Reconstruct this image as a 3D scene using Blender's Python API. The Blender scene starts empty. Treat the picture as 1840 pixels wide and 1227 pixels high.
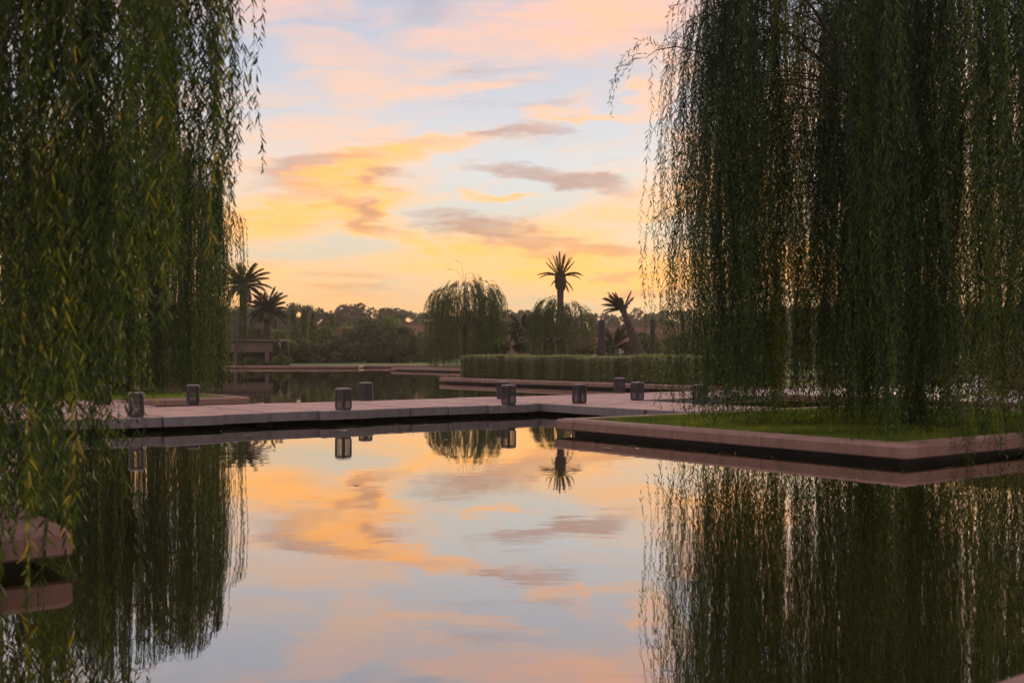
import bpy, math, random
import numpy as np
R = math.radians
rng = np.random.default_rng(7)
random.seed(7)
sc = bpy.context.scene
col = sc.collection

# ------------------------------------------------------------------ camera
FPX, HOR, CX, EYE = 1960.0, 635.0, 920.0, 1.6      # focal length in photo pixels, horizon row, centre column, eye height
cam_d = bpy.data.cameras.new("camera")
cam = bpy.data.objects.new("camera", cam_d); col.objects.link(cam)
cam.location = (0, 0, EYE); cam.rotation_euler = (R(90), 0, 0)
cam_d.sensor_width = 36.0; cam_d.lens = 36.0 * FPX / 1840.0
cam_d.shift_y = 21.5 / 1840.0
cam_d.clip_start = 0.05; cam_d.clip_end = 6000
cam_d.dof.use_dof = True; cam_d.dof.focus_distance = 27.0; cam_d.dof.aperture_fstop = 1.9
sc.camera = cam
sc.render.engine = 'CYCLES'
sc.cycles.use_denoising = True
sc.cycles.max_bounces = 6; sc.cycles.diffuse_bounces = 3; sc.cycles.glossy_bounces = 3
sc.cycles.transmission_bounces = 3; sc.cycles.volume_bounces = 0; sc.cycles.transparent_max_bounces = 4
sc.cycles.caustics_reflective = False; sc.cycles.caustics_refractive = False
vs = sc.view_settings
vs.view_transform = 'Standard'; vs.look = 'None'; vs.gamma = 1.0; vs.exposure = 0.0; vs.use_curve_mapping = False

def lin(r, g, b):
    f = lambda c: (c/255.0/12.92) if c <= 10 else ((c/255.0 + 0.055)/1.055)**2.4
    return (f(r), f(g), f(b), 1.0)

SUN_AZ, SUN_EL = R(19.5), R(4.5)

# ------------------------------------------------------------------ sky
class NT:
    def __init__(s, tree): s.t = tree; tree.nodes.clear()
    def n(s, typ, ins=None, **props):
        nd = s.t.nodes.new(typ)
        for k, v in props.items(): setattr(nd, k, v)
        for k, v in (ins or {}).items():
            sock = nd.inputs[k]
            if isinstance(v, bpy.types.NodeSocket): s.t.links.new(v, sock)
            else: sock.default_value = v
        return nd
    def m(s, op, a, b=None, c=None, clamp=False):
        ins = {0: a}
        if b is not None: ins[1] = b
        if c is not None: ins[2] = c
        return s.n('ShaderNodeMath', ins, operation=op, use_clamp=clamp).outputs[0]
    def vm(s, op, a, b=None):
        ins = {0: a}
        if b is not None: ins[1] = b
        nd = s.n('ShaderNodeVectorMath', ins, operation=op)
        return nd.outputs['Value'] if op in ('LENGTH', 'DOT_PRODUCT', 'DISTANCE') else nd.outputs['Vector']
    def mixc(s, f, a, b, blend='MIX'):
        nd = s.n('ShaderNodeMix', None, data_type='RGBA', blend_type=blend)
        for i, v in ((0, f), (6, a), (7, b)):
            if isinstance(v, bpy.types.NodeSocket): s.t.links.new(v, nd.inputs[i])
            else: nd.inputs[i].default_value = v
        return nd.outputs[2]
    def rng(s, v, a, b, c=0.0, d=1.0, smooth=False):
        nd = s.n('ShaderNodeMapRange', {0: v, 1: a, 2: b, 3: c, 4: d}, clamp=True)
        if smooth: nd.interpolation_type = 'SMOOTHSTEP'
        return nd.outputs[0]
    def ramp(s, v, stops):
        nd = s.n('ShaderNodeValToRGB', {0: v}); e = nd.color_ramp.elements
        while len(e) > 1: e.remove(e[0])
        e[0].position = stops[0][0]; e[0].color = stops[0][1]
        for p, c in stops[1:]:
            k = e.new(p); k.color = c
        return nd.outputs[0]
    def noise(s, vec, scale, detail=4, rough=0.55, dist=0.0):
        return s.n('ShaderNodeTexNoise', {'Vector': vec, 'Scale': scale, 'Detail': detail, 'Roughness': rough, 'Distortion': dist})

world = bpy.data.worlds.new("World"); sc.world = world; world.use_nodes = True
world.cycles.sampling_method = 'NONE'; world.cycles.sample_map_resolution = 256
W = NT(world.node_tree)
dirv = W.n('ShaderNodeTexCoord').outputs['Generated']
sp = W.n('ShaderNodeSeparateXYZ', {0: dirv})
az = W.m('ARCTAN2', sp.outputs[0], sp.outputs[1])
el = W.m('MAXIMUM', W.m('ARCSINE', sp.outputs[2]), 0.0)
def hot(r, g, b, k=1.0):            # sunlit cloud: red runs past display white
    c = lin(r, g, b); return (c[0]*k, c[1], c[2], 1.0)
sky_el = W.ramp(W.rng(el, 0, 1.0), [
    (0.0, lin(226, 186, 142)), (0.045, lin(228, 197, 158)), (0.085, lin(229, 211, 182)), (0.125, lin(222, 219, 208)),
    (0.17, lin(219, 225, 228)), (0.23, lin(211, 212, 221)), (0.30, lin(190, 200, 218)), (0.45, lin(186, 196, 218)),
    (1.0, lin(190, 194, 214))])
# clear-air scattering of the low sun under the painted cloud deck
nish = W.n('ShaderNodeTexSky', None, sky_type='NISHITA', sun_disc=False, sun_elevation=SUN_EL, sun_rotation=SUN_AZ,
           altitude=400.0, air_density=1.2, dust_density=2.0, ozone_density=1.5)
nish_c = W.mixc(1.0, nish.outputs[0], (0.05, 0.05, 0.05, 1), 'MULTIPLY')
sky_mix = W.mixc(0.10, sky_el, nish_c)
# away from the sunset the sky cools and dims
dsun = W.vm('DOT_PRODUCT', dirv, (math.sin(SUN_AZ), math.cos(SUN_AZ), 0.0))
away = W.rng(dsun, 0.75, -0.6, 0.0, 1.0, True)
sky_mix = W.mixc(W.m('MULTIPLY', away, 0.75), sky_mix, lin(212, 202, 204))
# cloud coordinates
azel = W.n('ShaderNodeCombineXYZ', {0: az, 1: el}).outputs[0]
stretched = W.vm('MULTIPLY', dirv, (5.0, 5.0, 17.0))
wn = W.noise(stretched, 1.6, 6, 0.6)
warp = W.vm('MULTIPLY', W.vm('SUBTRACT', wn.outputs['Color'], (0.5, 0.5, 0.5)), (0.16, 0.055, 0.0))
fn = W.noise(W.vm('MULTIPLY', dirv, (14.0, 14.0, 70.0)), 1.0, 5, 0.62, 0.4)
warp2 = W.vm('MULTIPLY', W.vm('SUBTRACT', fn.outputs['Color'], (0.5, 0.5, 0.5)), (0.07, 0.014, 0.0))
pos = W.vm('ADD', W.vm('ADD', azel, warp), warp2)
def blob(px, py, hw, hh, tilt, amp, lo=.3, hi=1.2):
    a = math.atan((px - CX)/FPX); e = math.atan((HOR - py)/FPX*math.cos(a))
    mp = W.n('ShaderNodeMapping', {'Vector': pos, 'Location': (a, e, 0), 'Rotation': (0, 0, R(tilt)), 'Scale': (hw/FPX, hh/FPX, 1)}, vector_type='TEXTURE')
    return W.rng(W.vm('LENGTH', mp.outputs[0]), lo, hi, amp, 0.0, True)
def blobs(lst):
    acc = None
    for b in lst:
        v = blob(*b); acc = v if acc is None else W.m('ADD', acc, v)
    return W.m('MINIMUM', acc, 1.0)
gold = blobs([(600, 345, 190, 75, 14, 1.0), (770, 272, 170, 24, 11, .75), (560, 235, 190, 52, 5, .5), (885, 357, 90, 11, 3, .8),
              (960, 455, 290, 50, -4, .95), (1110, 388, 110, 30, 6, .75), (1080, 505, 290, 45, 0, .95), (1050, 45, 330, 75, 2, .95), (640, 150, 150, 40, -6, .5),
              (1190, 160, 80, 70, 50, .7), (1040, 212, 130, 11, -4, .8), (830, 152, 150, 16, 5, .6), (640, 90, 170, 30, -8, .45),
              (1330, 330, 170, 120, 10, .9), (1500, 480, 250, 60, 0, .95), (300, 420, 260, 50, 5, .8), (620, 560, 300, 12, -6, .5),
              (1550, 120, 260, 90, 15, .8), (120, 260, 260, 50, 10, .6), (690, 395, 130, 40, -30, .7)])
mauve = blobs([(850, 403, 105, 21, -6, .95), (985, 430, 110, 14, -8, .7), (1010, 320, 150, 17, -8, .85), (935, 240, 85, 15, 9, .75),
               (655, 372, 85, 21, -28, .8), (560, 298, 120, 15, 4, .65), (712, 326, 55, 13, 2, .7), (1090, 500, 75, 11, 3, .6),
               (1150, 528, 60, 11, 0, .55), (1075, 455, 130, 12, -2, .6), (520, 325, 80, 20, 0, .5), (760, 5, 90, 20, 0, .3),
               (1420, 260, 150, 22, -6, .7), (1650, 420, 160, 22, 4, .7), (150, 350, 160, 24, 6, .7)])
slant = W.n('ShaderNodeMapping', {'Vector': dirv, 'Rotation': (0, R(11), 0)}, vector_type='POINT').outputs[0]
gen = W.noise(W.vm('MULTIPLY', slant, (3.0, 3.0, 11.5)), 1.25, 7, 0.58, 0.5).outputs['Fac']
gen_c = W.rng(gen, 0.40, 0.66, 0.0, 0.72, True)
fine = W.rng(fn.outputs['Fac'], 0.32, 0.66, 0.62, 1.12)
gold_f = W.m('MINIMUM', W.m('MULTIPLY', W.m('MAXIMUM', gold, gen_c), fine), 1.0)
gold_col = W.ramp(W.rng(el, 0, 0.6), [(0.0, hot(255, 196, 104, 1.25)), (0.13, hot(255, 206, 112, 1.3)), (0.28, hot(255, 199, 112, 1.26)), (0.40, hot(255, 204, 148, 1.15)),
                                      (0.52, hot(253, 200, 170, 1.1)), (0.75, hot(250, 196, 182, 1.05)), (1.0, lin(242, 202, 198))])
gold_col = W.mixc(W.m('MULTIPLY', away, 0.85), gold_col, lin(240, 210, 204))
sky_mix = W.mixc(W.m('MULTIPLY', gold_f, 0.95), sky_mix, gold_col)
gen2 = W.rng(W.noise(W.vm('MULTIPLY', dirv, (3.3, 3.3, 24.0)), 1.7, 7, 0.6, 0.3).outputs['Fac'], 0.56, 0.72, 0.0, 0.45, True)
mauve_f = W.m('MINIMUM', W.m('MULTIPLY', W.m('MAXIMUM', mauve, gen2), fine), 1.0)
mauve_col = W.ramp(W.rng(el, 0, 0.5), [(0.0, lin(206, 148, 108)), (0.25, lin(192, 146, 124)), (0.5, lin(186, 156, 152)), (1.0, lin(176, 160, 172))])
sky_mix = W.mixc(W.m('MULTIPLY', mauve_f, 0.9), sky_mix, mauve_col)
# dusk haze low on the horizon
lowf = W.rng(el, 0.06, 0.0, 0.0, 0.5, True)
sky_mix = W.mixc(lowf, sky_mix, W.mixc(away, lin(236, 194, 142), lin(200, 184, 186)))
bg = W.n('ShaderNodeBackground', {'Color': sky_mix, 'Strength': 1.14})
W.n('ShaderNodeOutputWorld', {'Surface': bg.outputs[0]})

sun_d = bpy.data.lights.new("sun", 'SUN'); sun_d.energy = 1.4; sun_d.angle = R(3); sun_d.color = (1.0, 0.72, 0.42)
sun = bpy.data.objects.new("sun", sun_d); col.objects.link(sun)
sun.rotation_euler = (R(90) - SUN_EL, 0, math.pi - SUN_AZ)
sun.location = (20, 100, 60)

# ------------------------------------------------------------------ helpers
def tag(o, label=None, cat=None, group=None, kind=None):
    for k, v in (('label', label), ('category', cat), ('group', group), ('kind', kind)):
        if v: o[k] = v
    return o
def empty(name, loc, rz=0.0):
    o = bpy.data.objects.new(name, None); col.objects.link(o); o.location = loc; o.rotation_euler = (0, 0, rz)
    o.empty_display_size = 0.2
    return o
def link(name, me, parent=None, loc=None, rz=0.0, scale=None):
    o = bpy.data.objects.new(name, me); col.objects.link(o)
    if parent: o.parent = parent
    if loc is not None: o.location = loc
    if rz: o.rotation_euler = (0, 0, rz)
    if scale is not None: o.scale = scale
    return o
def copy_tree(o, parent=None):
    c = o.copy(); col.objects.link(c)
    if parent: c.parent = parent
    for ch in o.children: copy_tree(ch, c)
    return c
def np_mesh(name, V, counts, idx, mats, tint=None, smooth=False, midx=None):
    me = bpy.data.meshes.new(name)
    V = np.asarray(V, dtype=np.float32).reshape(-1, 3)
    counts = np.asarray(counts, dtype=np.int32); idx = np.asarray(idx, dtype=np.int32).ravel()
    me.vertices.add(len(V)); me.vertices.foreach_set('co', V.ravel())
    me.loops.add(len(idx)); me.loops.foreach_set('vertex_index', idx)
    me.polygons.add(len(counts))
    st = np.zeros(len(counts), dtype=np.int32); st[1:] = np.cumsum(counts)[:-1]
    me.polygons.foreach_set('loop_start', st)
    if smooth: me.polygons.foreach_set('use_smooth', np.ones(len(counts), dtype=bool))
    for m in (mats if isinstance(mats, (list, tuple)) else [mats]): me.materials.append(m)
    if midx is not None: me.polygons.foreach_set('material_index', np.asarray(midx, dtype=np.int32))
    me.update(calc_edges=True)
    if tint is not None:
        a = me.attributes.new('tint', 'FLOAT', 'FACE'); a.data.foreach_set('value', np.asarray(tint, dtype=np.float32))
    me.validate()
    return me
class MB:
    def __init__(s): s.v = []; s.f = []; s.mi = []
    def add(s, verts, faces, mi=0):
        o = len(s.v); s.v += [tuple(map(float, p)) for p in verts]
        s.f += [tuple(o + i for i in f) for f in faces]; s.mi += [mi]*len(faces)
        return s
    def prism(s, poly, z0, z1, ch=0.0, mi_side=0, mi_top=0, chb=0.0):
        """vertical prism over a counter-clockwise polygon, chamfered at the top edge"""
        n = len(poly); P = np.array(poly, float); c = P.mean(0)
        def inset(d):
            if d == 0: return P
            q = []
            for i in range(n):
                a, b, e = P[i-1], P[i], P[(i+1) % n]
                d1 = (b-a)/np.linalg.norm(b-a); d2 = (e-b)/np.linalg.norm(e-b)
                n1 = np.array([-d1[1], d1[0]]); n2 = np.array([-d2[1], d2[0]])
                bi = n1+n2; bi = bi/max(1e-6, bi.dot(n1)); q.append(b + bi*d)
            return np.array(q)
        loops = []
        if chb: loops += [(inset(chb), z0), (P, z0+chb)]
        else: loops += [(P, z0)]
        if ch: loops += [(P, z1-ch), (inset(ch), z1)]
        else: loops += [(P, z1)]
        o = len(s.v)
        for L, z in loops: s.v += [(float(p[0]), float(p[1]), z) for p in L]
        for k in range(len(loops)-1):
            for i in range(n):
                j = (i+1) % n
                s.f.append((o+k*n+i, o+k*n+j, o+(k+1)*n+j, o+(k+1)*n+i)); s.mi.append(mi_side)
        s.f.append(tuple(o+i for i in range(n))[::-1]); s.mi.append(mi_side)
        s.f.append(tuple(o+(len(loops)-1)*n+i for i in range(n))); s.mi.append(mi_top)
        return s
    def box(s, x0, y0, z0, x1, y1, z1, ch=0.0):
        return s.prism([(x0, y0), (x1, y0), (x1, y1), (x0, y1)], z0, z1, ch)
    def tube(s, path, rad, sides=6, cap=True):
        path = np.array(path, float); n = len(path); rad = np.broadcast_to(np.array(rad, float), (n,))
        o = len(s.v)
        T = np.gradient(path, axis=0); T /= np.linalg.norm(T, axis=1)[:, None] + 1e-9
        ref = np.array([1.0, 0, 0]) if abs(T[0][0]) < 0.8 else np.array([0, 1.0, 0])
        for i in range(n):
            a = np.cross(T[i], ref); a /= np.linalg.norm(a) + 1e-9; b = np.cross(T[i], a)
            for k in range(sides):
                t = 2*math.pi*k/sides
                s.v.append(tuple(path[i] + rad[i]*(math.cos(t)*a + math.sin(t)*b)))
        for i in range(n-1):
            for k in range(sides):
                j = (k+1) % sides
                s.f.append((o+i*sides+k, o+(i+1)*sides+k, o+(i+1)*sides+j, o+i*sides+j)); s.mi.append(0)
        if cap:
            s.f.append(tuple(o+k for k in range(sides))); s.mi.append(0)
            s.f.append(tuple(o+(n-1)*sides+k for k in range(sides))[::-1]); s.mi.append(0)
        return s
    def lathe(s, prof, sides=16, cx=0, cy=0):
        o = len(s.v); n = len(prof)
        for r, z in prof:
            for k in range(sides):
                t = 2*math.pi*k/sides; s.v.append((cx+r*math.cos(t), cy+r*math.sin(t), z))
        for i in range(n-1):
            for k in range(sides):
                j = (k+1) % sides
                s.f.append((o+i*sides+k, o+i*sides+j, o+(i+1)*sides+j, o+(i+1)*sides+k)); s.mi.append(0)
        s.f.append(tuple(o+k for k in range(sides))[::-1]); s.mi.append(0)
        s.f.append(tuple(o+(n-1)*sides+k for k in range(sides))); s.mi.append(0)
        return s
    def mesh(s, name, mats, smooth=False):
        me = bpy.data.meshes.new(name); me.from_pydata(s.v, [], s.f)
        for m in (mats if isinstance(mats, (list, tuple)) else [mats]): me.materials.append(m)
        me.polygons.foreach_set('material_index', s.mi)
        if smooth: me.polygons.foreach_set('use_smooth', [True]*len(s.f))
        me.update(); return me
    def build(s, name, mats, parent=None, smooth=False, loc=None, rz=0.0):
        return link(name, s.mesh(name, mats, smooth), parent, loc, rz)

U, Wd = np.array([0.8, 0.6]), np.array([0.6, -0.8])          # the garden's grid: everything but the far bank follows it
RZ = math.atan2(0.6, 0.8)
def G2(a, b): p = a*U + b*Wd; return (float(p[0]), float(p[1]))
def GP(a, b, z): p = a*U + b*Wd; return (float(p[0]), float(p[1]), z)
def at(px, D): return (px - CX)/FPX*D
def hz(py, D): return EYE + (HOR - py)/FPX*D                 # height of a photo row at distance D
def grid(x, y): return (x*0.8 + y*0.6, x*0.6 - y*0.8)

# ------------------------------------------------------------------ materials
def mat(name):
    m = bpy.data.materials.new(name); m.use_nodes = True
    return m, NT(m.node_tree)
def principled(nt, **ins):
    p = nt.n('ShaderNodeBsdfPrincipled')
    for k, v in ins.items():
        k = k.replace('_', ' ')
        if isinstance(v, bpy.types.NodeSocket): nt.t.links.new(v, p.inputs[k])
        else: p.inputs[k].default_value = v
    nt.n('ShaderNodeOutputMaterial', {'Surface': p.outputs[0]})
    return p
def objco(nt): return nt.n('ShaderNodeTexCoord').outputs['Object']
def worldco(nt): return nt.n('ShaderNodeNewGeometry').outputs['Position']
def bump(nt, h, strength=0.3, dist=0.02): return nt.n('ShaderNodeBump', {'Height': h, 'Strength': strength, 'Distance': dist}).outputs[0]
def stone_mat(name, c0, c1, rough=0.75, scale=3.0, stain=0.35, stretch=(1, 1, 1), bstr=0.25, streak=0.0):
    m, t = mat(name); p = worldco(t)
    a = t.noise(t.vm('MULTIPLY', p, stretch), scale, 6, 0.6).outputs['Fac']
    b = t.noise(p, scale*14, 4, 0.6).outputs['Fac']
    s = t.noise(p, 0.9, 3, 0.5).outputs['Fac']
    c = t.mixc(t.rng(a, 0.3, 0.72), c0, c1)
    c = t.mixc(t.m('MULTIPLY', t.rng(s, 0.52, 0.75), stain), c, tuple(x*0.55 for x in c0[:3]) + (1,))
    c = t.mixc(t.rng(b, 0.25, 0.75, 0.0, 0.35), c, tuple(x*0.7 for x in c1[:3]) + (1,))
    if streak:      # run-off streaks and pale lime bloom
        k1 = t.noise(t.vm('MULTIPLY', p, (7, 7, .7)), 1.0, 5, .7).outputs['Fac']; k2 = t.noise(p, 5.0, 5, .7).outputs['Fac']
        c = t.mixc(t.rng(k1, .5, .7, 0, streak), c, rgb(.09, .06, .045)); c = t.mixc(t.rng(k2, .58, .72, 0, streak*.6), c, rgb(.50, .38, .33))
    rr = t.rng(a, 0.3, 0.7, rough-0.12, rough+0.1)
    principled(t, Base_Color=c, Roughness=rr, Normal=bump(t, b, bstr, 0.01))
    return m
def rgb(r, g, b): return (r, g, b, 1)
M = {}
M['coping'] = stone_mat('pink_plaster_coping', rgb(.27, .14, .11), rgb(.39, .215, .175), 0.8, 2.0, 0.5, (1, 1, 1), .35, .5)
M['plinth'] = stone_mat('dark_plinth', rgb(.008, .006, .005), rgb(.018, .013, .010), 0.6, 3.0)  # near-black: the shade under the coping is put into the colour
m, t = mat('pink_paving'); M['slab_top'] = m
p_ = worldco(t); rot = t.n('ShaderNodeMapping', {'Vector': p_, 'Rotation': (0, 0, -math.atan2(.6, .8))}).outputs[0]
a_ = t.noise(t.vm('MULTIPLY', rot, (1.2, 5.5, 1)), 1.6, 6, .65).outputs['Fac']; b_ = t.noise(p_, 34, 4, .6).outputs['Fac']; s_n = t.noise(p_, 1.1, 4, .6).outputs['Fac']
brk = t.n('ShaderNodeTexBrick', {'Vector': rot, 'Color1': rgb(1, 1, 1), 'Color2': rgb(.82, .8, .8), 'Mortar': rgb(.45, .42, .42), 'Scale': 1.0, 'Mortar Size': .012, 'Brick Width': .62, 'Row Height': .31}).outputs[0]
c_ = t.mixc(t.rng(a_, .32, .68), rgb(.36, .18, .14), rgb(.74, .45, .36))
c_ = t.mixc(t.rng(s_n, .5, .72, 0, .55), c_, rgb(.24, .12, .11)); c_ = t.mixc(t.rng(b_, .3, .7, 0, .4), c_, rgb(.5, .33, .29)); c_ = t.mixc(.55, c_, t.mixc(1.0, c_, brk, 'MULTIPLY'))
principled(t, Base_Color=c_, Roughness=t.rng(a_, .3, .7, .6, .85), Normal=bump(t, t.m('ADD', b_, t.m('MULTIPLY', a_, .5)), .5, .012))
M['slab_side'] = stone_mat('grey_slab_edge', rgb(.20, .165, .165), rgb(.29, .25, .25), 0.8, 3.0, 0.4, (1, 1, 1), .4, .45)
M['terrace'] = stone_mat('terrace_paving', rgb(.50, .37, .34), rgb(.64, .50, .47), 0.6, 1.5, 0.2)
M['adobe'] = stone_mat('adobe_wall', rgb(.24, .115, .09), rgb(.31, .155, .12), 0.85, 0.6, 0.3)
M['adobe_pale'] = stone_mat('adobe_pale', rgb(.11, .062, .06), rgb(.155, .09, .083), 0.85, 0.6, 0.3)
M['dark_metal'] = stone_mat('lantern_metal', rgb(.035, .027, .034), rgb(.075, .058, .066), 0.45, 12.0, 0.2)
M['lantern_cap'] = stone_mat('lantern_cap', rgb(.06, .05, .055), rgb(.10, .08, .085), 0.4, 9.0, 0.2)
M['cap_sky_sheen'] = stone_mat('cap_sky_sheen', rgb(.36, .27, .25), rgb(.48, .37, .35), 0.4, 9.0, 0.2)  # pale colour paints in the sky reflection on the lantern top
M['post_wood'] = stone_mat('dark_post', rgb(.022, .012, .018), rgb(.05, .03, .036), 0.85, 6.0, 0.2, (1, 1, .25), 0.8)
M['dark_inside'] = stone_mat('dark_recess', rgb(.02, .016, .014), rgb(.04, .03, .026), 0.9, 2.0)  # shade inside openings and hollows, put in as a dark colour
M['white_paint'] = stone_mat('white_paint', rgb(.72, .72, .74), rgb(.8, .8, .8), 0.5, 3.0, 0.1)

def bark_mat(name, c0, c1):
    m, t = mat(name); p = objco(t)
    a = t.noise(t.vm('MULTIPLY', p, (9, 9, 1.6)), 2.2, 6, 0.65).outputs['Fac']
    principled(t, Base_Color=t.mixc(t.rng(a, 0.32, 0.68), c0, c1), Roughness=0.9, Normal=bump(t, a, 0.9, 0.04))
    return m
M['bark'] = bark_mat('willow_bark', rgb(.035, .016, .012), rgb(.12, .06, .045))
M['palm_bark'] = bark_mat('palm_bark', rgb(.03, .017, .014), rgb(.085, .05, .04))

def leaf_mat(name, stops, trans=0.35, rough=0.5, tr_gain=1.3):
    m, t = mat(name)
    a = t.n('ShaderNodeAttribute', None, attribute_name='tint').outputs['Fac']
    c = t.ramp(a, [(p, rgb(*k)) for p, k in stops])
    p = t.n('ShaderNodeBsdfPrincipled', {'Base Color': c, 'Roughness': rough, 'Specular IOR Level': 0.35})
    tr = t.n('ShaderNodeBsdfTranslucent', {'Color': t.mixc(1.0, c, rgb(tr_gain, tr_gain*1.02, tr_gain*0.6), 'MULTIPLY')})
    mx = t.n('ShaderNodeMixShader', {0: trans, 1: p.outputs[0], 2: tr.outputs[0]})
    t.n('ShaderNodeOutputMaterial', {'Surface': mx.outputs[0]})
    return m
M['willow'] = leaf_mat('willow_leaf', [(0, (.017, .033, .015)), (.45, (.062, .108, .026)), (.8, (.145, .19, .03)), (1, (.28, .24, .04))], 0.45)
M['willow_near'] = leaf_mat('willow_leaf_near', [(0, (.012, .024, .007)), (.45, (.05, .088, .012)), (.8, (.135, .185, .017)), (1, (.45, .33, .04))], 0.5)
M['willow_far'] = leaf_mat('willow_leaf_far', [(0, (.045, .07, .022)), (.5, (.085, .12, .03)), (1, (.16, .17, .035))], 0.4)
M['palm'] = leaf_mat('palm_frond', [(0, (.03, .042, .026)), (.5, (.055, .07, .04)), (1, (.15, .115, .05))], 0.25)
M['palm_dry'] = leaf_mat('palm_frond_dry', [(0, (.04, .028, .02)), (.5, (.085, .058, .032)), (1, (.17, .115, .05))], 0.25)
M['hedge'] = leaf_mat('hedge_leaf', [(0, (.10, .10, .055)), (.5, (.23, .235, .12)), (1, (.42, .42, .22))], 0.3)
M['shrub'] = leaf_mat('shrub_leaf', [(0, (.036, .042, .02)), (.5, (.085, .09, .04)), (1, (.19, .175, .07))], 0.3)
M['shrub_green'] = leaf_mat('shrub_leaf_green', [(0, (.05, .068, .016)), (.5, (.13, .16, .03)), (1, (.25, .26, .05))], 0.35)
M['shrub_flower'] = leaf_mat('shrub_leaf_flowering', [(0, (.025, .04, .02)), (.6, (.06, .08, .035)), (.85, (.12, .14, .09)), (.9, (.55, .55, .5)), (1, (.7, .68, .62))], 0.3)
M['tree_far'] = leaf_mat('far_tree_leaf', [(0, (.05, .04, .028)), (.5, (.085, .068, .045)), (1, (.13, .105, .06))], 0.25)
M['grass'] = leaf_mat('lawn_blade', [(0, (.07, .115, .010)), (.5, (.16, .225, .016)), (1, (.30, .32, .04))], 0.4)

m, t = mat('lawn_soil'); M['lawn'] = m
p_ = worldco(t); a_ = t.noise(p_, 1.2, 5, 0.6).outputs['Fac']; b_ = t.noise(p_, 40, 3, 0.6).outputs['Fac']
principled(t, Base_Color=t.mixc(t.rng(b_, .3, .7, 0, .6), t.mixc(t.rng(a_, .3, .7), rgb(.085, .13, .014), rgb(.16, .19, .025)), rgb(.05, .07, .01)), Roughness=0.9, Normal=bump(t, b_, 0.8, 0.03))
m, t = mat('ground_lawn'); M['ground'] = m
p_ = worldco(t); a_ = t.noise(p_, .05, 5, 0.6).outputs['Fac']; b_ = t.noise(p_, 6, 4, 0.6).outputs['Fac']
principled(t, Base_Color=t.mixc(t.rng(b_, .3, .7, 0, .5), t.mixc(t.rng(a_, .35, .65), rgb(.10, .135, .03), rgb(.16, .18, .045)), rgb(.06, .08, .02)), Roughness=0.95, Normal=bump(t, b_, 0.6, 0.05))

m, t = mat('pool_water'); M['water'] = m
p_ = worldco(t)
r1 = t.noise(t.vm('MULTIPLY', p_, (0.55, 1.0, 1)), 1.1, 3, 0.5, 0.3).outputs['Fac']
r2 = t.noise(t.vm('MULTIPLY', p_, (0.7, 1.0, 1)), 7.0, 2, 0.5).outputs['Fac']
calm = t.rng(t.noise(p_, 0.16, 3, 0.5).outputs['Fac'], 0.40, 0.70, 0.25, 1.0)
hgt = t.m('MULTIPLY', t.m('ADD', t.m('MULTIPLY', r1, 0.8), t.m('MULTIPLY', r2, 0.10)), calm)
nrm = bump(t, hgt, 1.0, 0.0045)
murk = t.mixc(t.rng(t.noise(p_, 0.5, 4, 0.6).outputs['Fac'], .3, .7), rgb(.020, .021, .004), rgb(.036, .034, .007))
dif = t.n('ShaderNodeBsdfDiffuse', {'Color': murk})
glo = t.n('ShaderNodeBsdfGlossy', {'Color': rgb(.97, .93, .91), 'Roughness': 0.006, 'Normal': nrm})
fr = t.n('ShaderNodeFresnel', {'IOR': 1.42, 'Normal': nrm}).outputs[0]
mx = t.n('ShaderNodeMixShader', {0: t.rng(fr, 0.0, 0.8, 0.42, 0.96), 1: dif.outputs[0], 2: glo.outputs[0]})
t.n('ShaderNodeOutputMaterial', {'Surface': mx.outputs[0]})

def glow_mat(name, c, s):
    m, t = mat(name)
    n = t.noise(objco(t), 3.0, 3, 0.5).outputs['Fac']
    e = t.n('ShaderNodeEmission', {'Color': t.mixc(t.rng(n, .3, .7), c, tuple(x*0.5 for x in c[:3]) + (1,)), 'Strength': s})
    t.n('ShaderNodeOutputMaterial', {'Surface': e.outputs[0]}); return m
M['amber'] = glow_mat('lit_amber_pane', rgb(1.0, .45, .06), 0.9)
M['orange_lit'] = glow_mat('lit_orange_pane', rgb(.9, .28, .06), 0.6)

# ------------------------------------------------------------------ ground and water
POOL = [(-120, -30), (120, -30), (120, 122), (-16.5, 122), (-16.5, 116.5), (-120, 116.5)]
OUT = 3000.0
gb = MB()
outer = [(-OUT, -OUT), (OUT, -OUT), (OUT, OUT), (-OUT, OUT)]
# ring between the far square and the pool, as quads and a fan
gb.add([(-OUT, -OUT, .26), (OUT, -OUT, .26), (OUT, -30, .26), (-OUT, -30, .26)], [(0, 1, 2, 3)])
gb.add([(-OUT, 122, .26), (OUT, 122, .26), (OUT, OUT, .26), (-OUT, OUT, .26)], [(0, 1, 2, 3)])
gb.add([(-OUT, -30, .26), (-120, -30, .26), (-120, 116.5, .26), (-120, 122, .26), (-OUT, 122, .26)], [(0, 1, 2, 3, 4)])
gb.add([(120, -30, .26), (OUT, -30, .26), (OUT, 122, .26), (120, 122, .26)], [(0, 1, 2, 3)])
gb.add([(-120, 116.5, .26), (-16.5, 116.5, .26), (-16.5, 122, .26), (-120, 122, .26)], [(0, 1, 2, 3)])
for i in range(len(POOL)):
    a, b = POOL[i], POOL[(i+1) % len(POOL)]
    gb.add([(a[0], a[1], .26), (b[0], b[1], .26), (b[0], b[1], -.8), (a[0], a[1], -.8)], [(0, 1, 2, 3)])
ground = gb.build('ground', M['ground']); tag(ground, kind='structure')
wb = MB(); wb.add([(x, y, 0) for x, y in POOL], [tuple(range(len(POOL)))])
water = wb.build('water', M['water']); tag(water, kind='structure')

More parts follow.
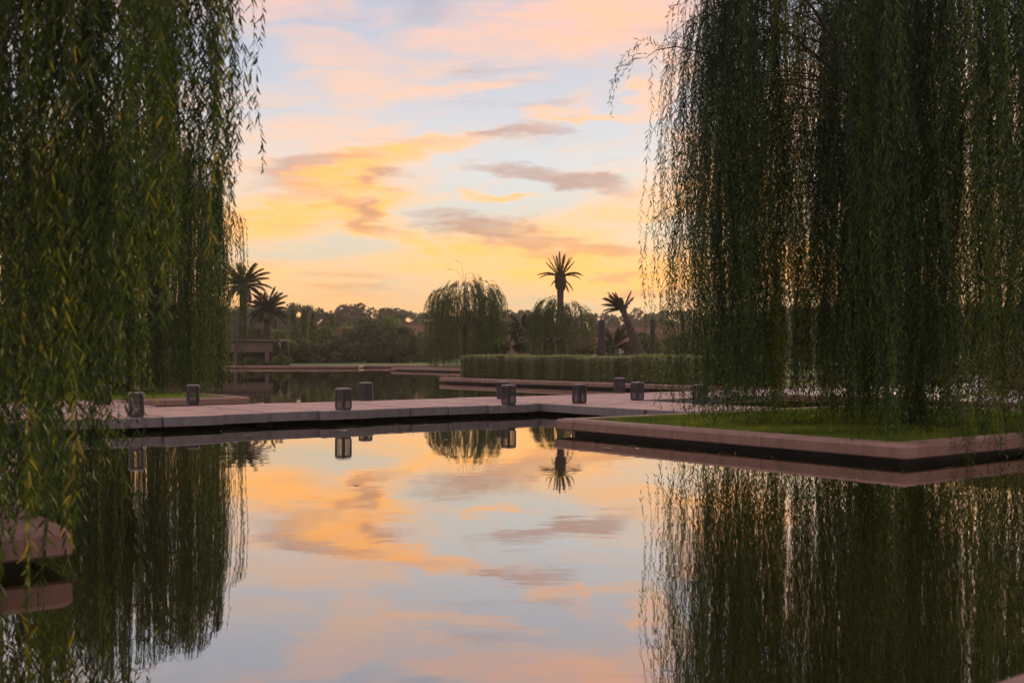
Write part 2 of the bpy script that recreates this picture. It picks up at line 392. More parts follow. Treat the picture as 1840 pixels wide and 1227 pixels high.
# far bank coping, straight stones with a jog
def bank(x0, x1, y0):
    b = MB(); pr = [(y0-.12, .08), (y0-.12, .25), (y0-.07, .30), (y0+.55, .30), (y0+.55, .2)]
    n = len(pr)
    v = [(x0, y, z) for y, z in pr] + [(x1, y, z) for y, z in pr]
    f = [(i, n+i, n+i+1, i+1) for i in range(n-1)] + [tuple(range(n)), tuple(range(2*n-1, n-1, -1)), (0, n-1, 2*n-1, n)]
    return b.add(v, f)
bk = empty('far_bank', (0, 118, 0)); tag(bk, kind='structure')
for x0, x1, y0 in ((-120, -16.6, 116.5), (-16.5, 120, 122)):
    b = bank(x0, x1, y0); o = b.build('coping', M['coping'], bk); o.location = (0, -118, 0)
o = MB().box(-16.9, 116.6, .08, -16.4, 122.4, .297).build('coping', M['coping'], bk); o.location = (0, -118, 0)

def grass_on(parent, u0, u1, w0, w1, n, h, name='grass'):
    a = rng.uniform(u0, u1, n); b = rng.uniform(w0, w1, n)
    c = np.stack([a*.8+b*.6, a*.6-b*.8, np.full(n, .27)], 1)
    ang = rng.uniform(0, 2*np.pi, n); wd = .006*rng.uniform(.7, 1.4, n)
    s = np.stack([np.cos(ang), np.sin(ang), 0*ang], 1)*wd[:, None]
    lean = rng.normal(0, .025, (n, 3)); lean[:, 2] = h*rng.uniform(.6, 1.3, n)
    V = np.stack([c-s, c+s, c+lean], 1)
    patch = .5+.25*np.sin(a*1.7+np.sin(b*1.3)*2)+.15*np.sin(b*2.9)
    me = np_mesh(name, V, np.full(n, 3), np.arange(3*n), M['grass'], np.clip(patch+rng.normal(0, .22, n), 0, 1))
    o = link(name, me, parent); tag(o, kind='stuff'); return o

def island(name, u0, u1, w0, w1, lawn=True, width=.42, top_mat='lawn', grass_n=0, grass_h=.05, corner_cut=None):
    root = empty(name, (0, 0, 0)); tag(root, kind='structure')
    prof = [(.02, .09), (0, .11), (0, .255), (.045, .30), (width, .30), (width, .20), (.02, .09)]
    cs = [(u0, w0, 1, 1), (u1, w0, -1, 1), (u1, w1, -1, -1), (u0, w1, 1, -1)]
    for k in range(4):
        A, B = cs[k], cs[(k+1) % 4]; b = MB(); n = len(prof)
        # each side is laid as stones of about 2.6 m with hairline joints
        L = abs(A[0]-B[0]) + abs(A[1]-B[1]); ns = max(1, int(round(L/2.6)))
        pa = [GP(A[0]+A[2]*i, A[1]+A[3]*i, z) for i, z in prof]; pb = [GP(B[0]+B[2]*i, B[1]+B[3]*i, z) for i, z in prof]
        pa, pb = np.array(pa), np.array(pb)
        for q in range(ns):
            t0 = q/ns + (.0022/L*2 if q else 0); t1 = (q+1)/ns - (.0022/L*2 if q < ns-1 else 0)
            st = MB(); dz = np.array([0, 0, rng.uniform(-.002, .002)])
            v = [tuple(pa[i]*(1-t0)+pb[i]*t0+dz) for i in range(n-1)] + [tuple(pa[i]*(1-t1)+pb[i]*t1+dz) for i in range(n-1)]
            f = [(i, (i+1) % (n-1), n-1+(i+1) % (n-1), n-1+i) for i in range(n-1)] + [tuple(range(n-1))[::-1], tuple(range(n-1, 2*n-2))]
            st.add(v, f).build('coping_stone', M['coping'], root)
    d = .28
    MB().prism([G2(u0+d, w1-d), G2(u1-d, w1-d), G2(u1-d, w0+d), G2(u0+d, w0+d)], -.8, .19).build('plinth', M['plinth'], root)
    e = width - .03
    MB().prism([G2(u0+e, w1-e), G2(u1-e, w1-e), G2(u1-e, w0+e), G2(u0+e, w0+e)], .2, .275 if lawn else .292).build('lawn' if lawn else 'paving', M[top_mat], root)
    if grass_n: grass_on(root, u0+width, u1-width, w0+width, w1-width, grass_n, grass_h)
    return root
isl_right = island('island', 13.75, 24.5, -16.9, -9.02, grass_n=90000, grass_h=.055)
isl_mid = island('island', 3.0, 13.36, -43.0, -30.9, grass_n=26000, grass_h=.09)
isl_near = island('island', -9.0, 2.26, -16.5, -8.48, grass_n=9000)
isl_hedge = island('island', 32.4, 45.0, -49.8, -27.8)
isl_far = island('island', 52.0, 76.0, -88.2, -34.0)
terr = island('terrace', 27.6, 62.0, -26.6, -4.0, lawn=False, top_mat='terrace')
near_t = island('terrace', -14.0, 16.0, -2.34, 7.0, lawn=False, top_mat='terrace')

# ------------------------------------------------------------------ stone walkway, slab by slab
walk = empty('walkway', (0, 0, 0)); tag(walk, kind='structure')
def slab(u0, u1, w0, w1, dz=0.0):
    """one stone slab with pink worn top and sawn grey sides"""
    z1 = .30 + dz; g = .012
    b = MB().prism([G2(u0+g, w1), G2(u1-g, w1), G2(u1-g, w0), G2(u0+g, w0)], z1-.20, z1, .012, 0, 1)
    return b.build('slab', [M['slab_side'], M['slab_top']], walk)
WF, WB = -22.27, -26.45
def u_of(px):
    k = (px - CX)/FPX; # 0.8u+0.6WF = k*(0.6u-0.8WF)
    return (-.6*WF - k*.8*WF)/(.8 - .6*k)
cuts = [u_of(x) for x in (-180, -70, 60, 176, 290, 397, 483, 575, 667, 740, 807, 877, 953)]
offs = [.08, -.10, .08, -.06, .07, .20, -.04, -.08, .14, -.05, -.04, -.02, .17]
u_prev = cuts[0]
for i in range(1, len(cuts)):
    slab(cuts[i-1], cuts[i], WB + rng.uniform(-.08, .08), WF + offs[i], rng.uniform(-.006, .006))
slab(cuts[-1], 17.62, WB + .05, WF - .02)
uu = 17.62
while uu < 27.2:
    slab(uu, uu+1.22, WB + rng.uniform(-.08, .08), WF + (.02 if uu < 20.7 else rng.uniform(-.05, .05)), rng.uniform(-.005, .005)); uu += 1.22
# branch towards the lawn island on the right, slabs laid across
ww = WF + .03
for k in range(4):
    slab(17.62 + rng.uniform(-.05, .05), 20.95 + rng.uniform(-.05, .05), ww+.006, ww+1.28, rng.uniform(-.005, .005)); ww += 1.285
# branch towards the island with the mid willow
ww = WB - .09
for k in range(3):
    slab(5.2 + rng.uniform(-.05, .05), 9.1 + rng.uniform(-.05, .05), ww-1.4, ww-.01, rng.uniform(-.005, .005)); ww -= 1.41
# piers below the walkway
for a in np.arange(3.0, 27.5, 2.45):
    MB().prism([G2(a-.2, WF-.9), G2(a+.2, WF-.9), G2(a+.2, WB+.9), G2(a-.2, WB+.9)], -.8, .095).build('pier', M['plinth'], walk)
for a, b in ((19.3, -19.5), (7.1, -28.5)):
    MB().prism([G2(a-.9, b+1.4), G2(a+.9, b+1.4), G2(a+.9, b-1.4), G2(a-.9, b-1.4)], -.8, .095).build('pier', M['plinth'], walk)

# ------------------------------------------------------------------ lanterns
def rsq(h, r, k=4):
    pts = []
    for cx_, cy_, a0 in ((h-r, -h+r, -90), (h-r, h-r, 0), (-h+r, h-r, 90), (-h+r, -h+r, 180)):
        for i in range(k+1):
            a = R(a0 + 90*i/k); pts.append((cx_ + r*math.cos(a), cy_ + r*math.sin(a)))
    return pts
S, LH = .15, .50
lat = MB()
def bar2(p, q, w, th):
    p, q = np.array(p), np.array(q); d = (q-p)/np.linalg.norm(q-p); nrm_ = np.array([-d[1], d[0]])*w/2
    v = []
    for y in (-th/2, th/2):
        for c in (p-nrm_, q-nrm_, q+nrm_, p+nrm_): v.append((c[0], y, c[1]))
    lat.add(v, [(0, 1, 2, 3), (7, 6, 5, 4), (0, 4, 5, 1), (2, 6, 7, 3), (1, 5, 6, 2), (3, 7, 4, 0)])
PW, Z0, Z1 = .105, .05, .45
step = .05
def clipseg(x0, z0, x1, z1):
    t0, t1 = 0.0, 1.0
    for p, q in ((-(x1-x0), x0+PW), ((x1-x0), PW-x0), (-(z1-z0), z0-Z0), ((z1-z0), Z1-z0)):
        if abs(p) < 1e-9:
            if q < 0: return None
        else:
            r = q/p
            if p < 0: t0 = max(t0, r)
            else: t1 = min(t1, r)
    return None if t1 - t0 < .05 else ((x0+t0*(x1-x0), z0+t0*(z1-z0)), (x0+t1*(x1-x0), z0+t1*(z1-z0)))
for k in range(-14, 15):
    zc = .25 + k*step
    for sgn in (1, -1):
        sg = clipseg(-.4, zc-.4*sgn, .4, zc+.4*sgn)
        if sg: bar2(sg[0], sg[1], .0085, .006)
bar2((-PW, Z0), (-PW, Z1), .012, .009); bar2((PW, Z0), (PW, Z1), .012, .009)
me_lat = lat.mesh('lattice_panel', M['dark_metal'])
me_base = MB().prism(rsq(S-.012, .04), 0, .05, .008).mesh('base', M['dark_metal'])
cap = MB().prism(rsq(S, .045), .45, .49, .008)
me_plate = MB().prism(rsq(S-.02, .04), .4895, .505, .006).mesh('sheen_plate', M['cap_sky_sheen'])  # thin pale plate carrying the painted sky sheen
me_cap = cap.mesh('cap', M['lantern_cap'])
cp = MB()
cp.prism(rsq(.021, .018, 3), .045, .455)
me_post = cp.mesh('corner_post', M['dark_metal'])
me_candle = MB().lathe([(.03, .05), (.035, .055), (.035, .10), (.02, .11), (.004, .112)], 10).mesh('candle_cup', M['lantern_cap'])
lan = [  # photo column, photo row of base, label
    (617, 737.5, 'dark lattice lantern standing alone on the front edge of the walkway, nearest slab joint'),
    (657, 720.5, 'dark lattice lantern on the rear walkway edge, diagonally behind the lone front lantern'),
    (914, 727.5, 'dark lattice lantern on a projecting slab, half covering a second lantern behind it'),
    (904, 717.5, 'dark lattice lantern mostly hidden behind another lantern on the walkway'),
    (1041, 725.5, 'dark lattice lantern on the outer corner where the walkway turns to the lawn'),
    (1113, 706.5, 'dark lattice lantern on the far walkway edge in front of the hedge coping'),
    (1145, 719.5, 'dark lattice lantern at the inner corner beside the water notch of the walkway'),
    (1258, 727, 'dark lattice lantern on the walkway branch behind hanging willow fronds of the lawn island'),
    (347, 727.5, 'dark lattice lantern on the rear edge against the planted island with the mid willow'),
    (245, 750, 'dark lattice lantern half covered by the drooping fronds of the foreground willow'),
    (186, 727, 'dark lattice lantern on the side path, veiled by the foreground willow fronds')]
first = None
for px, py, lb in lan:
    D = FPX*1.3/(py-HOR) + .16; x = at(px, D)
    if first is None:
        r = empty('lantern', (0, 0, 0)); first = r
        link('base', me_base, r); link('sheen_plate', me_plate, link('cap', me_cap, r)); link('candle_cup', me_candle, r)
        for sx, sy in ((1, 1), (1, -1), (-1, 1), (-1, -1)): link('corner_post', me_post, r, (sx*(S-.03), sy*(S-.03), 0))
        for k in range(4):
            a = k*math.pi/2; link('lattice_panel', me_lat, r, (math.sin(a)*(S-.012), -math.cos(a)*(S-.012), 0), a)
    else: r = copy_tree(first)
    r.location = (x, D, .303); r.rotation_euler = (0, 0, RZ + rng.normal(0, .12) + (.18 if px == 617 else 0))
    tag(r, lb, 'lantern', 'lattice lanterns along the walkway')

# ------------------------------------------------------------------ foliage
def norm(a): return a/(np.linalg.norm(a, axis=-1, keepdims=True) + 1e-9)
def leaves_mesh(name, base, d, side, L, Wl, material, tint, fine=False, droop=.12):
    """narrow leaves: kites (2 triangles), or six-point bent blades when fine"""
    n = len(base); L = L[:, None]; Wl = Wl[:, None]
    nrm_ = norm(np.cross(d, side)); down = np.array([0, 0, -1.0])
    if not fine:
        mid = base + d*L*.42 + nrm_*L*.035
        V = np.stack([base, mid+side*Wl*.5, base+d*L+down*L*droop, mid-side*Wl*.5], 1)
        i0 = (np.arange(n)*4)[:, None]
        idx = np.concatenate([i0+np.array([[0, 1, 2]]), i0+np.array([[0, 2, 3]])], 1)
        return np_mesh(name, V, np.full(2*n, 3), idx, material, np.repeat(tint, 2))
    c1 = base + d*L*.3 + nrm_*L*.04; c2 = base + d*L*.68 + down*L*droop*.45 + nrm_*L*.04; tip = base + d*L + down*L*droop
    V = np.stack([base, c1+side*Wl*.46, c2+side*Wl*.36, tip, c2-side*Wl*.36, c1-side*Wl*.46], 1)
    i0 = (np.arange(n)*6)[:, None]
    idx = np.concatenate([i0+np.array([[0, 1, 5]]), i0+np.array([[1, 2, 5]]), i0+np.array([[2, 4, 5]]), i0+np.array([[2, 3, 4]])], 1)
    return np_mesh(name, V, np.full(4*n, 3), idx, material, np.repeat(tint, 4))
def hang(P0, d0, Ltot, seg=12, fall=.33, sway=.05):
    """polyline of every strand: leaves the twig outwards, then falls"""
    n = len(P0); pts = np.zeros((n, seg+1, 3)); pts[:, 0] = P0; d = d0.copy()
    wob = rng.normal(0, 1, (n, 2)); down = np.array([0, 0, -1.0])
    k = (1 - np.exp(-(Ltot/seg)/fall))[:, None]
    for i in range(seg):
        d = norm(d*(1-k) + down*k)
        e = d.copy(); e[:, :2] += sway*np.sin(wob*3 + i*.7)*np.minimum(1, i/3)
        pts[:, i+1] = pts[:, i] + norm(e)*(Ltot/seg)[:, None]
    return pts
def strand_leaves(pts, step, L0, W0, spread=.55, seed_t=None, thin_tip=True):
    n, s1, _ = pts.shape; seg = s1-1
    ln = np.linalg.norm(np.diff(pts, axis=1), axis=2).sum(1)
    cnt = np.maximum(4, (ln/step).astype(int)); si = np.repeat(np.arange(n), cnt)
    off = np.concatenate([[0], np.cumsum(cnt)[:-1]]); k = np.arange(cnt.sum()) - np.repeat(off, cnt)
    t = (k + rng.uniform(0, 1, len(k)))/np.repeat(cnt, cnt); t = np.clip(t, .02, .999)
    f = t*seg; i = np.minimum(f.astype(int), seg-1); fr_ = (f-i)[:, None]
    base = pts[si, i]*(1-fr_) + pts[si, i+1]*fr_; dirn = norm(pts[si, i+1]-pts[si, i])
    a = rng.uniform(0, 2*np.pi, len(k)); rnd = np.stack([np.cos(a), np.sin(a), rng.uniform(-.3, .3, len(k))], 1)
    out = norm(rnd - dirn*(rnd*dirn).sum(1, keepdims=True))
    sprd = spread*rng.uniform(.45, 1.5, len(k))[:, None]
    d = norm(dirn + out*sprd); side = norm(np.cross(d, norm(rng.normal(0, 1, (len(k), 3)))))
    vig = rng.uniform(.7, 1.25, n)[si]
    L = L0*vig*rng.uniform(.5, 1.3, len(k))*(1.1-.35*t); Wl = W0*rng.uniform(.7, 1.3, len(k))
    return base, d, side, L, Wl, si, t
def stems_mesh(name, pts, r, material):
    n, s, _ = pts.shape; ang = np.array([0, 2.094, 4.189])
    ring = np.stack([np.cos(ang), np.sin(ang), 0*ang], 1)
    rr = r*np.linspace(1, .35, s)
    V = pts[:, :, None, :] + ring[None, None]*rr[None, :, None, None]
    i = np.arange(n)[:, None, None]*s*3 + np.arange(s-1)[None, :, None]*3
    fs = []
    for k in range(3):
        j = (k+1) % 3; fs.append(np.stack([i+k, i+j, i+3+j, i+3+k], -1).reshape(-1, 4))
    idx = np.concatenate(fs); return np_mesh(name, V, np.full(len(idx), 4), idx, material)
def arc(p, q, lift, n=7, jit=0.0):
    p, q = np.array(p, float), np.array(q, float); t_ = np.linspace(0, 1, n)[:, None]
    pts = p*(1-t_) + q*t_; pts[:, 2] += lift*4*(t_*(1-t_))[:, 0]
    if jit: pts[1:-1] += rng.normal(0, jit, (n-2, 3))
    return pts

def willow(label, base, Rc, top, edge, n_cl, per, zend, L0, W0, step, leafmat, trunk_r, fork, lean=(0, 0), fine=False,
           phi=None, ctr=(0, 0), stem_r=.004, spread=.55, clr=.16, wisps=0, extra=None, group=None, rpow=.5, name='willow_tree', low=.4, keep=None, seg=12, fall=.33, pw=2.2, sway=.06, anchors=None, lobe=0.0, limb=.5):
    bx, by, bz = base
    root = empty(name, base); tag(root, label, 'tree', group)
    b0 = np.array(base)
    tb = MB(); tp = np.array([lean[0], lean[1], fork])
    z_ = np.linspace(0, 1, 9); path = np.stack([tp[0]*z_**1.3 + .04*np.sin(z_*7), tp[1]*z_**1.3 + .03*np.cos(z_*6)-.03, fork*z_], 1)
    tb.tube(path, trunk_r*(1.0-.35*z_ + .55*np.exp(-z_*14)), 12)
    # main limbs
    nl = 9; limb_pts = []
    lb_ = MB()
    C = np.array([ctr[0], ctr[1]])
    for k in range(nl):
        a = 2*math.pi*k/nl + rng.uniform(-.25, .25); rr = Rc*rng.uniform(.5, .85)
        e = np.array([C[0]+rr*math.cos(a), C[1]+rr*math.sin(a), (top - (top-edge)*(rr/Rc)**2)*.95 - bz])
        s_ = path[-1] + np.array([0, 0, -.25*rng.uniform(0, 1)])
        ap = arc(s_, e, .12*Rc, 12, .05); limb_pts.append(ap)
        lb_.tube(ap, np.linspace(trunk_r*limb, .015, 12), 7)
    ap = arc(path[-1], (C[0]*.7+path[-1][0]*.3, C[1]*.7+path[-1][1]*.3, (top-bz)*.97), .0, 12, .08); limb_pts.append(ap); lb_.tube(ap, np.linspace(trunk_r*min(.9, limb*1.3), .015, 12), 7)
    LP = np.concatenate(limb_pts)
    # twig anchors over the dome
    A = []
    if anchors: A = [np.array(p) - b0 for p in anchors()]
    while len(A) < n_cl:
        a = rng.uniform(0, 2*np.pi) if phi is None else phi()
        r_ = Rc*rng.uniform(.03, 1)**rpow
        zt = top - (top-edge)*(r_/Rc)**pw
        zt -= abs(rng.normal(0, low))*(zt-bz)*.35 if rng.uniform() < .75 else rng.uniform(0, .55)*(zt-bz)
        p = np.array([C[0]+r_*math.cos(a), C[1]+r_*math.sin(a), zt-bz])
        if lobe: p[2] += lobe*(math.sin(p[0]*1.7+bx)*.6 + math.sin(a*2+bx)*.5) 
        if keep and not keep(p+b0): continue
        A.append(p)
    A = np.array(A)
    P0, D0, Ce, Tt = [], [], [], []
    for p in A:
        j = np.argmin(((LP-p)**2*np.array([1, 1, 1.4])).sum(1) + (LP[:, 2] > p[2]+.4)*9)
        s_ = LP[j]; dist = np.linalg.norm(p-s_)
        ap = arc(s_, p, .10*dist+.06, 6, .02); lb_.tube(ap, np.linspace(.009+.004*dist, .004, 6), 4, False)
        m_ = per if per < 3 else rng.integers(int(per*.6), int(per*1.4)+1)
        tcl = rng.normal(-.02, .24)
        hv = norm(np.array([[p[0]-C[0]*.6, p[1]-C[1]*.6, 0.0]]))[0]
        ts = rng.uniform(.45, 1, m_); ii = np.minimum((ts*5).astype(int), 4); ff = (ts*5-ii)[:, None]
        q = ap[ii]*(1-ff) + ap[ii+1]*ff + rng.normal(0, clr, (m_, 3))*np.array([1, 1, .5])*np.where(ts > .9, 1, .5)[:, None]
        P0.append(q); D0.append(norm(hv + np.array([0, 0, .15]) + rng.normal(0, .45, (m_, 3)))); Ce.append(np.full(m_, rng.uniform(-.5, .5))); Tt.append(np.full(m_, tcl))
    P0 = np.concatenate(P0); D0 = np.concatenate(D0); Tt = np.concatenate(Tt); Ce = np.concatenate(Ce)
    shift = D0*fall*.75; shift[:, 2] = 0
    ze = zend(P0 + b0 + shift, Ce) - bz
    Lt = P0[:, 2] - ze; ok = Lt > .35; P0, D0, Lt, Tt = P0[ok], D0[ok], Lt[ok], Tt[ok]
    if extra:
        for tw, hangs in extra:                                  # single boughs that stand out of the crown
            tw = np.array(tw, float) - b0; lb_.tube(tw, np.linspace(.018, .005, len(tw)), 5, False)
            for (tt, ln_, dx) in hangs:
                f_ = tt*(len(tw)-1); i_ = min(int(f_), len(tw)-2); p_ = tw[i_]*(1-f_+i_) + tw[i_+1]*(f_-i_)
                P0 = np.concatenate([P0, p_[None]]); D0 = np.concatenate([D0, norm(np.array([[dx, rng.normal(0, .2), .25]]))])
                Lt = np.concatenate([Lt, [ln_]]); Tt = np.concatenate([Tt, [.1]])
    pts = hang(P0, D0, Lt*1.02 + .1, seg, fall, sway)
    pts[:, :, 2] = np.maximum(pts[:, :, 2], .03 - bz)
    ba, d, sd, L, Wl, si, t_ = strand_leaves(pts, step, L0, W0, spread)
    tint = np.clip((.34 if fine else .40) + Tt[si] + rng.normal(0, .15, len(si)) + .16*(t_-.5) + (rng.uniform(0, 1, len(si)) < .012)*.4, 0, 1)
    tb.build('trunk', M['bark'], root, True)
    lb_.build('branches', M['bark'], root, True)
    o = link('strand_stems', stems_mesh('strand_stems', pts[:, ::1], stem_r, M['bark'] if fine else leafmat), root); tag(o, kind='stuff')
    o = link('crown', leaves_mesh('crown', ba, d, sd, L, Wl, leafmat, tint, fine), root); tag(o, kind='stuff')
    return root, len(si)

def smooth_rand(x, k): return .5 + .5*np.sin(x*k + 1.7*np.sin(x*k*.37+1.1))

# right willow on the lawn island
def ze_right(P, c):
    gu = P[:, 0]*.8 + P[:, 1]*.6; gw = P[:, 0]*.6 - P[:, 1]*.8
    over = (gw > -9.3) | (gu < 14.0)
    base_ = .45 + 2.3*np.clip(c+.5, 0, 1)**3.4 + rng.uniform(-.2, .35, len(P)) + .3*(P[:, 0] < 3.4)
    return np.where(over, np.maximum(.1, base_ - .25), np.maximum(.36, base_))
wr, n1 = willow('huge dark weeping willow on the lawn island, curtain of fronds down to the coping', (7.6, 20.7, .27), 5.15, 10.6, 8.2, 262, 11, ze_right,
       .125, .019, .05, M['willow'], .17, 4.2, lean=(.12, .1), stem_r=.003, clr=.065, fall=.42, limb=.3, ctr=(.1, -.1), spread=.85, rpow=.62, pw=4.0, sway=.12, phi=lambda: rng.normal(np.pi, .9) if rng.uniform() < .15 else rng.uniform(0, 2*np.pi),
       extra=[([(at(1300, 20), 20.2, hz(95, 20)), (at(1255, 20), 20.1, hz(90, 20)), (at(1215, 20), 20, hz(84, 20)), (at(1180, 20), 20, hz(90, 20)), (at(1160, 20), 20, hz(105, 20))],
               [(1, 1.15, -.6), (.98, 1.25, -.8), (.9, .9, -.4), (.78, 1.3, -.1), (.74, 1.45, .1), (.7, 1.2, -.2), (.55, 2.0, 0), (.5, 2.2, -.2), (.4, 2.5, 0)])])
# willow behind the walkway, on the island at left
def ze_mid(P, c): return .55 + .35*c + rng.uniform(-.1, .5, len(P))
wm, n2 = willow('tall fine-leaved weeping willow on the island behind the walkway lantern', (-13.3, 37.2, .27), 4.2, 9.8, 7.0, 220, 9, ze_mid,
       .16, .026, .075, M['willow'], .2, 3.2, stem_r=.005, clr=.13, rpow=.6)
# foreground willow, trunk out of view on the near island
def ze_near(P, c):
    px = CX + P[:, 0]/P[:, 1]*FPX
    ymax = np.interp(px, [-400, 0, 60, 120, 190, 240, 268, 285, 330, 400, 440, 470, 490], [1040, 1075, 1070, 1020, 960, 890, 800, 520, 430, 410, 450, 450, 400])
    ymin = np.interp(px, [40, 150, 285], [520, 430, 260])
    yend = ymin + (ymax-ymin)*np.clip(c+.5, 0, 1)**np.where(px < 110, .38, np.where(px < 285, 1.5, .75)) + rng.normal(0, 38, len(P))
    return np.where((px > 484) & (P[:, 1] > 5), 99.0, np.maximum(.04, EYE + (HOR - yend)/FPX*P[:, 1]))     # no strand beyond the crown's rim
def anchors_near():
    out = []
    for k in range(80):
        px = rng.uniform(-170, 455) if k % 4 else rng.uniform(360, 452)
        D = rng.uniform(7.0, 10.6); x = at(px, D); r_ = min(1.0, math.hypot(x+6.7, D-9.0)/4.9)
        out.append((x, D, 7.5 - 1.9*r_**2.2 - abs(rng.normal(0, .35))))
    return out
wn_, n3 = willow('foreground weeping willow overhanging the near island, fronds trailing to the water', (-6.7, 9.0, .27), 4.6, 7.6, 5.8, 140, 5, ze_near,
       .12, .0155, .028, M['willow_near'], .2, 2.6, fine=True, stem_r=.002, clr=.06, rpow=.5, spread=.75, low=.25, sway=.11, anchors=anchors_near, limb=.35, fall=.2,
       phi=lambda: rng.uniform(1.2, 5.4), keep=lambda p: p[1] > 5.0, seg=16)
def ze_far(P, c): return .5 + .5*c + rng.uniform(0, .6, len(P))
wc, n4 = willow('rounded weeping willow rising beside the left end of the hedge', (at(836, 100), 100, .27), 3.65, 9.1, 6.3, 96, 6, ze_far,
       .34, .05, .16, M['willow_far'], .22, 3.0, stem_r=.014, clr=.2, rpow=.55, fall=.75, lobe=.5, limb=.3, pw=2.1, extra=[
       ([(at(836, 100), 100, hz(520, 100)), (at(828, 100), 100, hz(495, 100)), (at(820, 100), 100, hz(486, 100)), (at(806, 100), 100, hz(484, 100))], [(.8, .5, -.5)]),
       ([(at(836, 100), 100, hz(520, 100)), (at(832, 100), 100, hz(490, 100)), (at(829, 100), 100, hz(474, 100)), (at(822, 100), 100, hz(468, 100))], [(.9, .4, -.4)]),
       ([(at(850, 100), 100, hz(520, 100)), (at(858, 100), 100, hz(505, 100)), (at(864, 100), 100, hz(502.5, 100)), (at(874, 100), 100, hz(507, 100)), (at(884, 100), 100, hz(515, 100))], [(.95, 1.5, .4), (.7, 1.6, .3), (1, 1.2, .5)])])
wc2, n5 = willow('broad low weeping willow around the foot of the tall palm behind the hedge', (at(1006, 88), 88, .27), 2.35, 6.3, 5.0, 66, 6, ze_far,
       .30, .045, .15, M['willow_far'], .18, 2.4, stem_r=.012, clr=.2, rpow=.55, fall=.65, lobe=.5, limb=.3, pw=3)
print('leaves', n1, n2, n3, n4, n5)

# ------------------------------------------------------------------ palms
def palm(label, x, D, h, trunk_r, fronds, fl, leafmat, lean=(0, 0), ball=True, name='palm_tree', z0=.27, lw=.05, ll=.5, taper=.3):
    root = empty(name, (x, D, z0)); tag(root, label, 'palm tree')
    z_ = np.linspace(0, 1, 14); path = np.stack([lean[0]*z_**1.4, lean[1]*z_**1.4, h*z_], 1)
    rad = trunk_r*(1.15 - taper*z_ + .06*np.sin(np.arange(14)*2.4))
    tb = MB().tube(path, rad, 12); tb.build('trunk', M['palm_bark'], root)
    tip = path[-1]; ax = norm((path[-1]-path[-2])[None])[0]
    tr_ = rad[-1]*1.15
    if ball:
        b = MB()
        if ball == 'small':
            b.lathe([(tr_*.2, tip[2]-.25), (tr_*1.05, tip[2]-.1), (tr_*1.1, tip[2]+.12), (tr_*.8, tip[2]+.3), (tr_*.2, tip[2]+.42)], 10, tip[0], tip[1])
            for i in range(14):
                a = i*2.4; q = np.array([math.cos(a), math.sin(a), .9]); b.tube([tip, tip+q*.22, tip+q*.42], [.1, .07, .03], 5)
        for i in range(0 if ball == 'small' else 40):      # cut leaf bases around the boot
            a = i*2.4; zz = -1.0 + 1.2*i/40; rr = tr_*(1.25 + .35*math.sin((zz+1)/1.2*math.pi))
            p = tip + np.array([rr*.6*math.cos(a), rr*.6*math.sin(a), zz]); q = p + np.array([math.cos(a)*.22, math.sin(a)*.22, .30])
            b.tube([p, (p+q)/2, q], [.13, .11, .04], 5)
        if ball is True: b.lathe([(tr_*.8, tip[2]-1.1), (tr_*1.3, tip[2]-.6), (tr_*1.25, tip[2]-.1), (tr_*.4, tip[2]+.3)], 12, tip[0], tip[1])
        b.build('boot', M['palm_bark'], root)
    for az_, up, droop, scale in fronds:
        n = 12; s_ = np.linspace(0, 1, n); Lf = fl*scale
        ca, sa = math.cos(az_), math.sin(az_)
        ang = up - droop*s_**1.3; ds = Lf/(n-1)
        rr = np.concatenate([[0], np.cumsum(np.cos(ang[:-1])*ds)]); zz = np.concatenate([[0], np.cumsum(np.sin(ang[:-1])*ds)])
        pth = np.stack([tip[0]+rr*ca, tip[1]+rr*sa, tip[2]+.1+zz], 1)
        rb = MB().tube(pth, np.linspace(.045, .012, n), 4, False)
        fr_o = rb.build('frond', M['palm_bark'], root)
        m_ = 44; t_ = np.linspace(.14, .99, m_); f = t_*(n-1); i = np.minimum(f.astype(int), n-2); ff = (f-i)[:, None]
        bs = pth[i]*(1-ff) + pth[i+1]*ff; dr = norm(pth[i+1]-pth[i]); sidev = np.array([-sa, ca, 0.0])
        upv = norm(np.cross(np.broadcast_to(sidev, dr.shape), dr))
        B, Dd, Sd, LL = [], [], [], []
        for sg in (1, -1):
            dd = norm(dr*.95 + sidev*sg*.55 + upv*.30 + rng.normal(0, .10, dr.shape)); B.append(bs); Dd.append(dd); Sd.append(norm(np.cross(dd, upv+rng.normal(0, .3, dr.shape))))
            LL.append(ll*np.sin(np.pi*(.12+.82*t_))**.6*rng.uniform(.8, 1.2, m_))
        LL = np.concatenate(LL); me = leaves_mesh('leaflets', np.concatenate(B), np.concatenate(Dd), np.concatenate(Sd), LL, np.full(len(LL), lw), leafmat,
                                                  np.clip(rng.normal(.45, .2, len(LL)), 0, 1), False, .18)
        o = link('leaflets', me, fr_o); tag(o, kind='stuff')
    return root
f1 = [(a, R(u_), R(d_), s_) for a, u_, d_, s_ in [(0.1, 62, 5, .95), (.9, 74, 6, 1), (1.8, 84, 4, 1.05), (2.6, 72, 6, .95), (3.2, 60, 5, .9), (4.2, 70, 8, .9), (5.2, 76, 6, .9), (5.9, 66, 6, .9), (3.0, 50, 8, .85), (.15, 52, 8, .85),
      (3.14, 30, 62, .98), (3.35, 26, 70, .9), (2.9, 36, 66, .88), (0.0, 30, 66, .98), (.3, 26, 74, .92), (-.25, 34, 60, .85), (-.1, -28, 45, .75), (3.3, -20, 50, .5), (.5, -40, 40, .7)]]
palm('tall pruned date palm with stiff upright fronds above the low willow', at(1007, 94), 94, 8.05-.27, .31, f1, 2.15, M['palm_dry'], ll=.30, lw=.05)
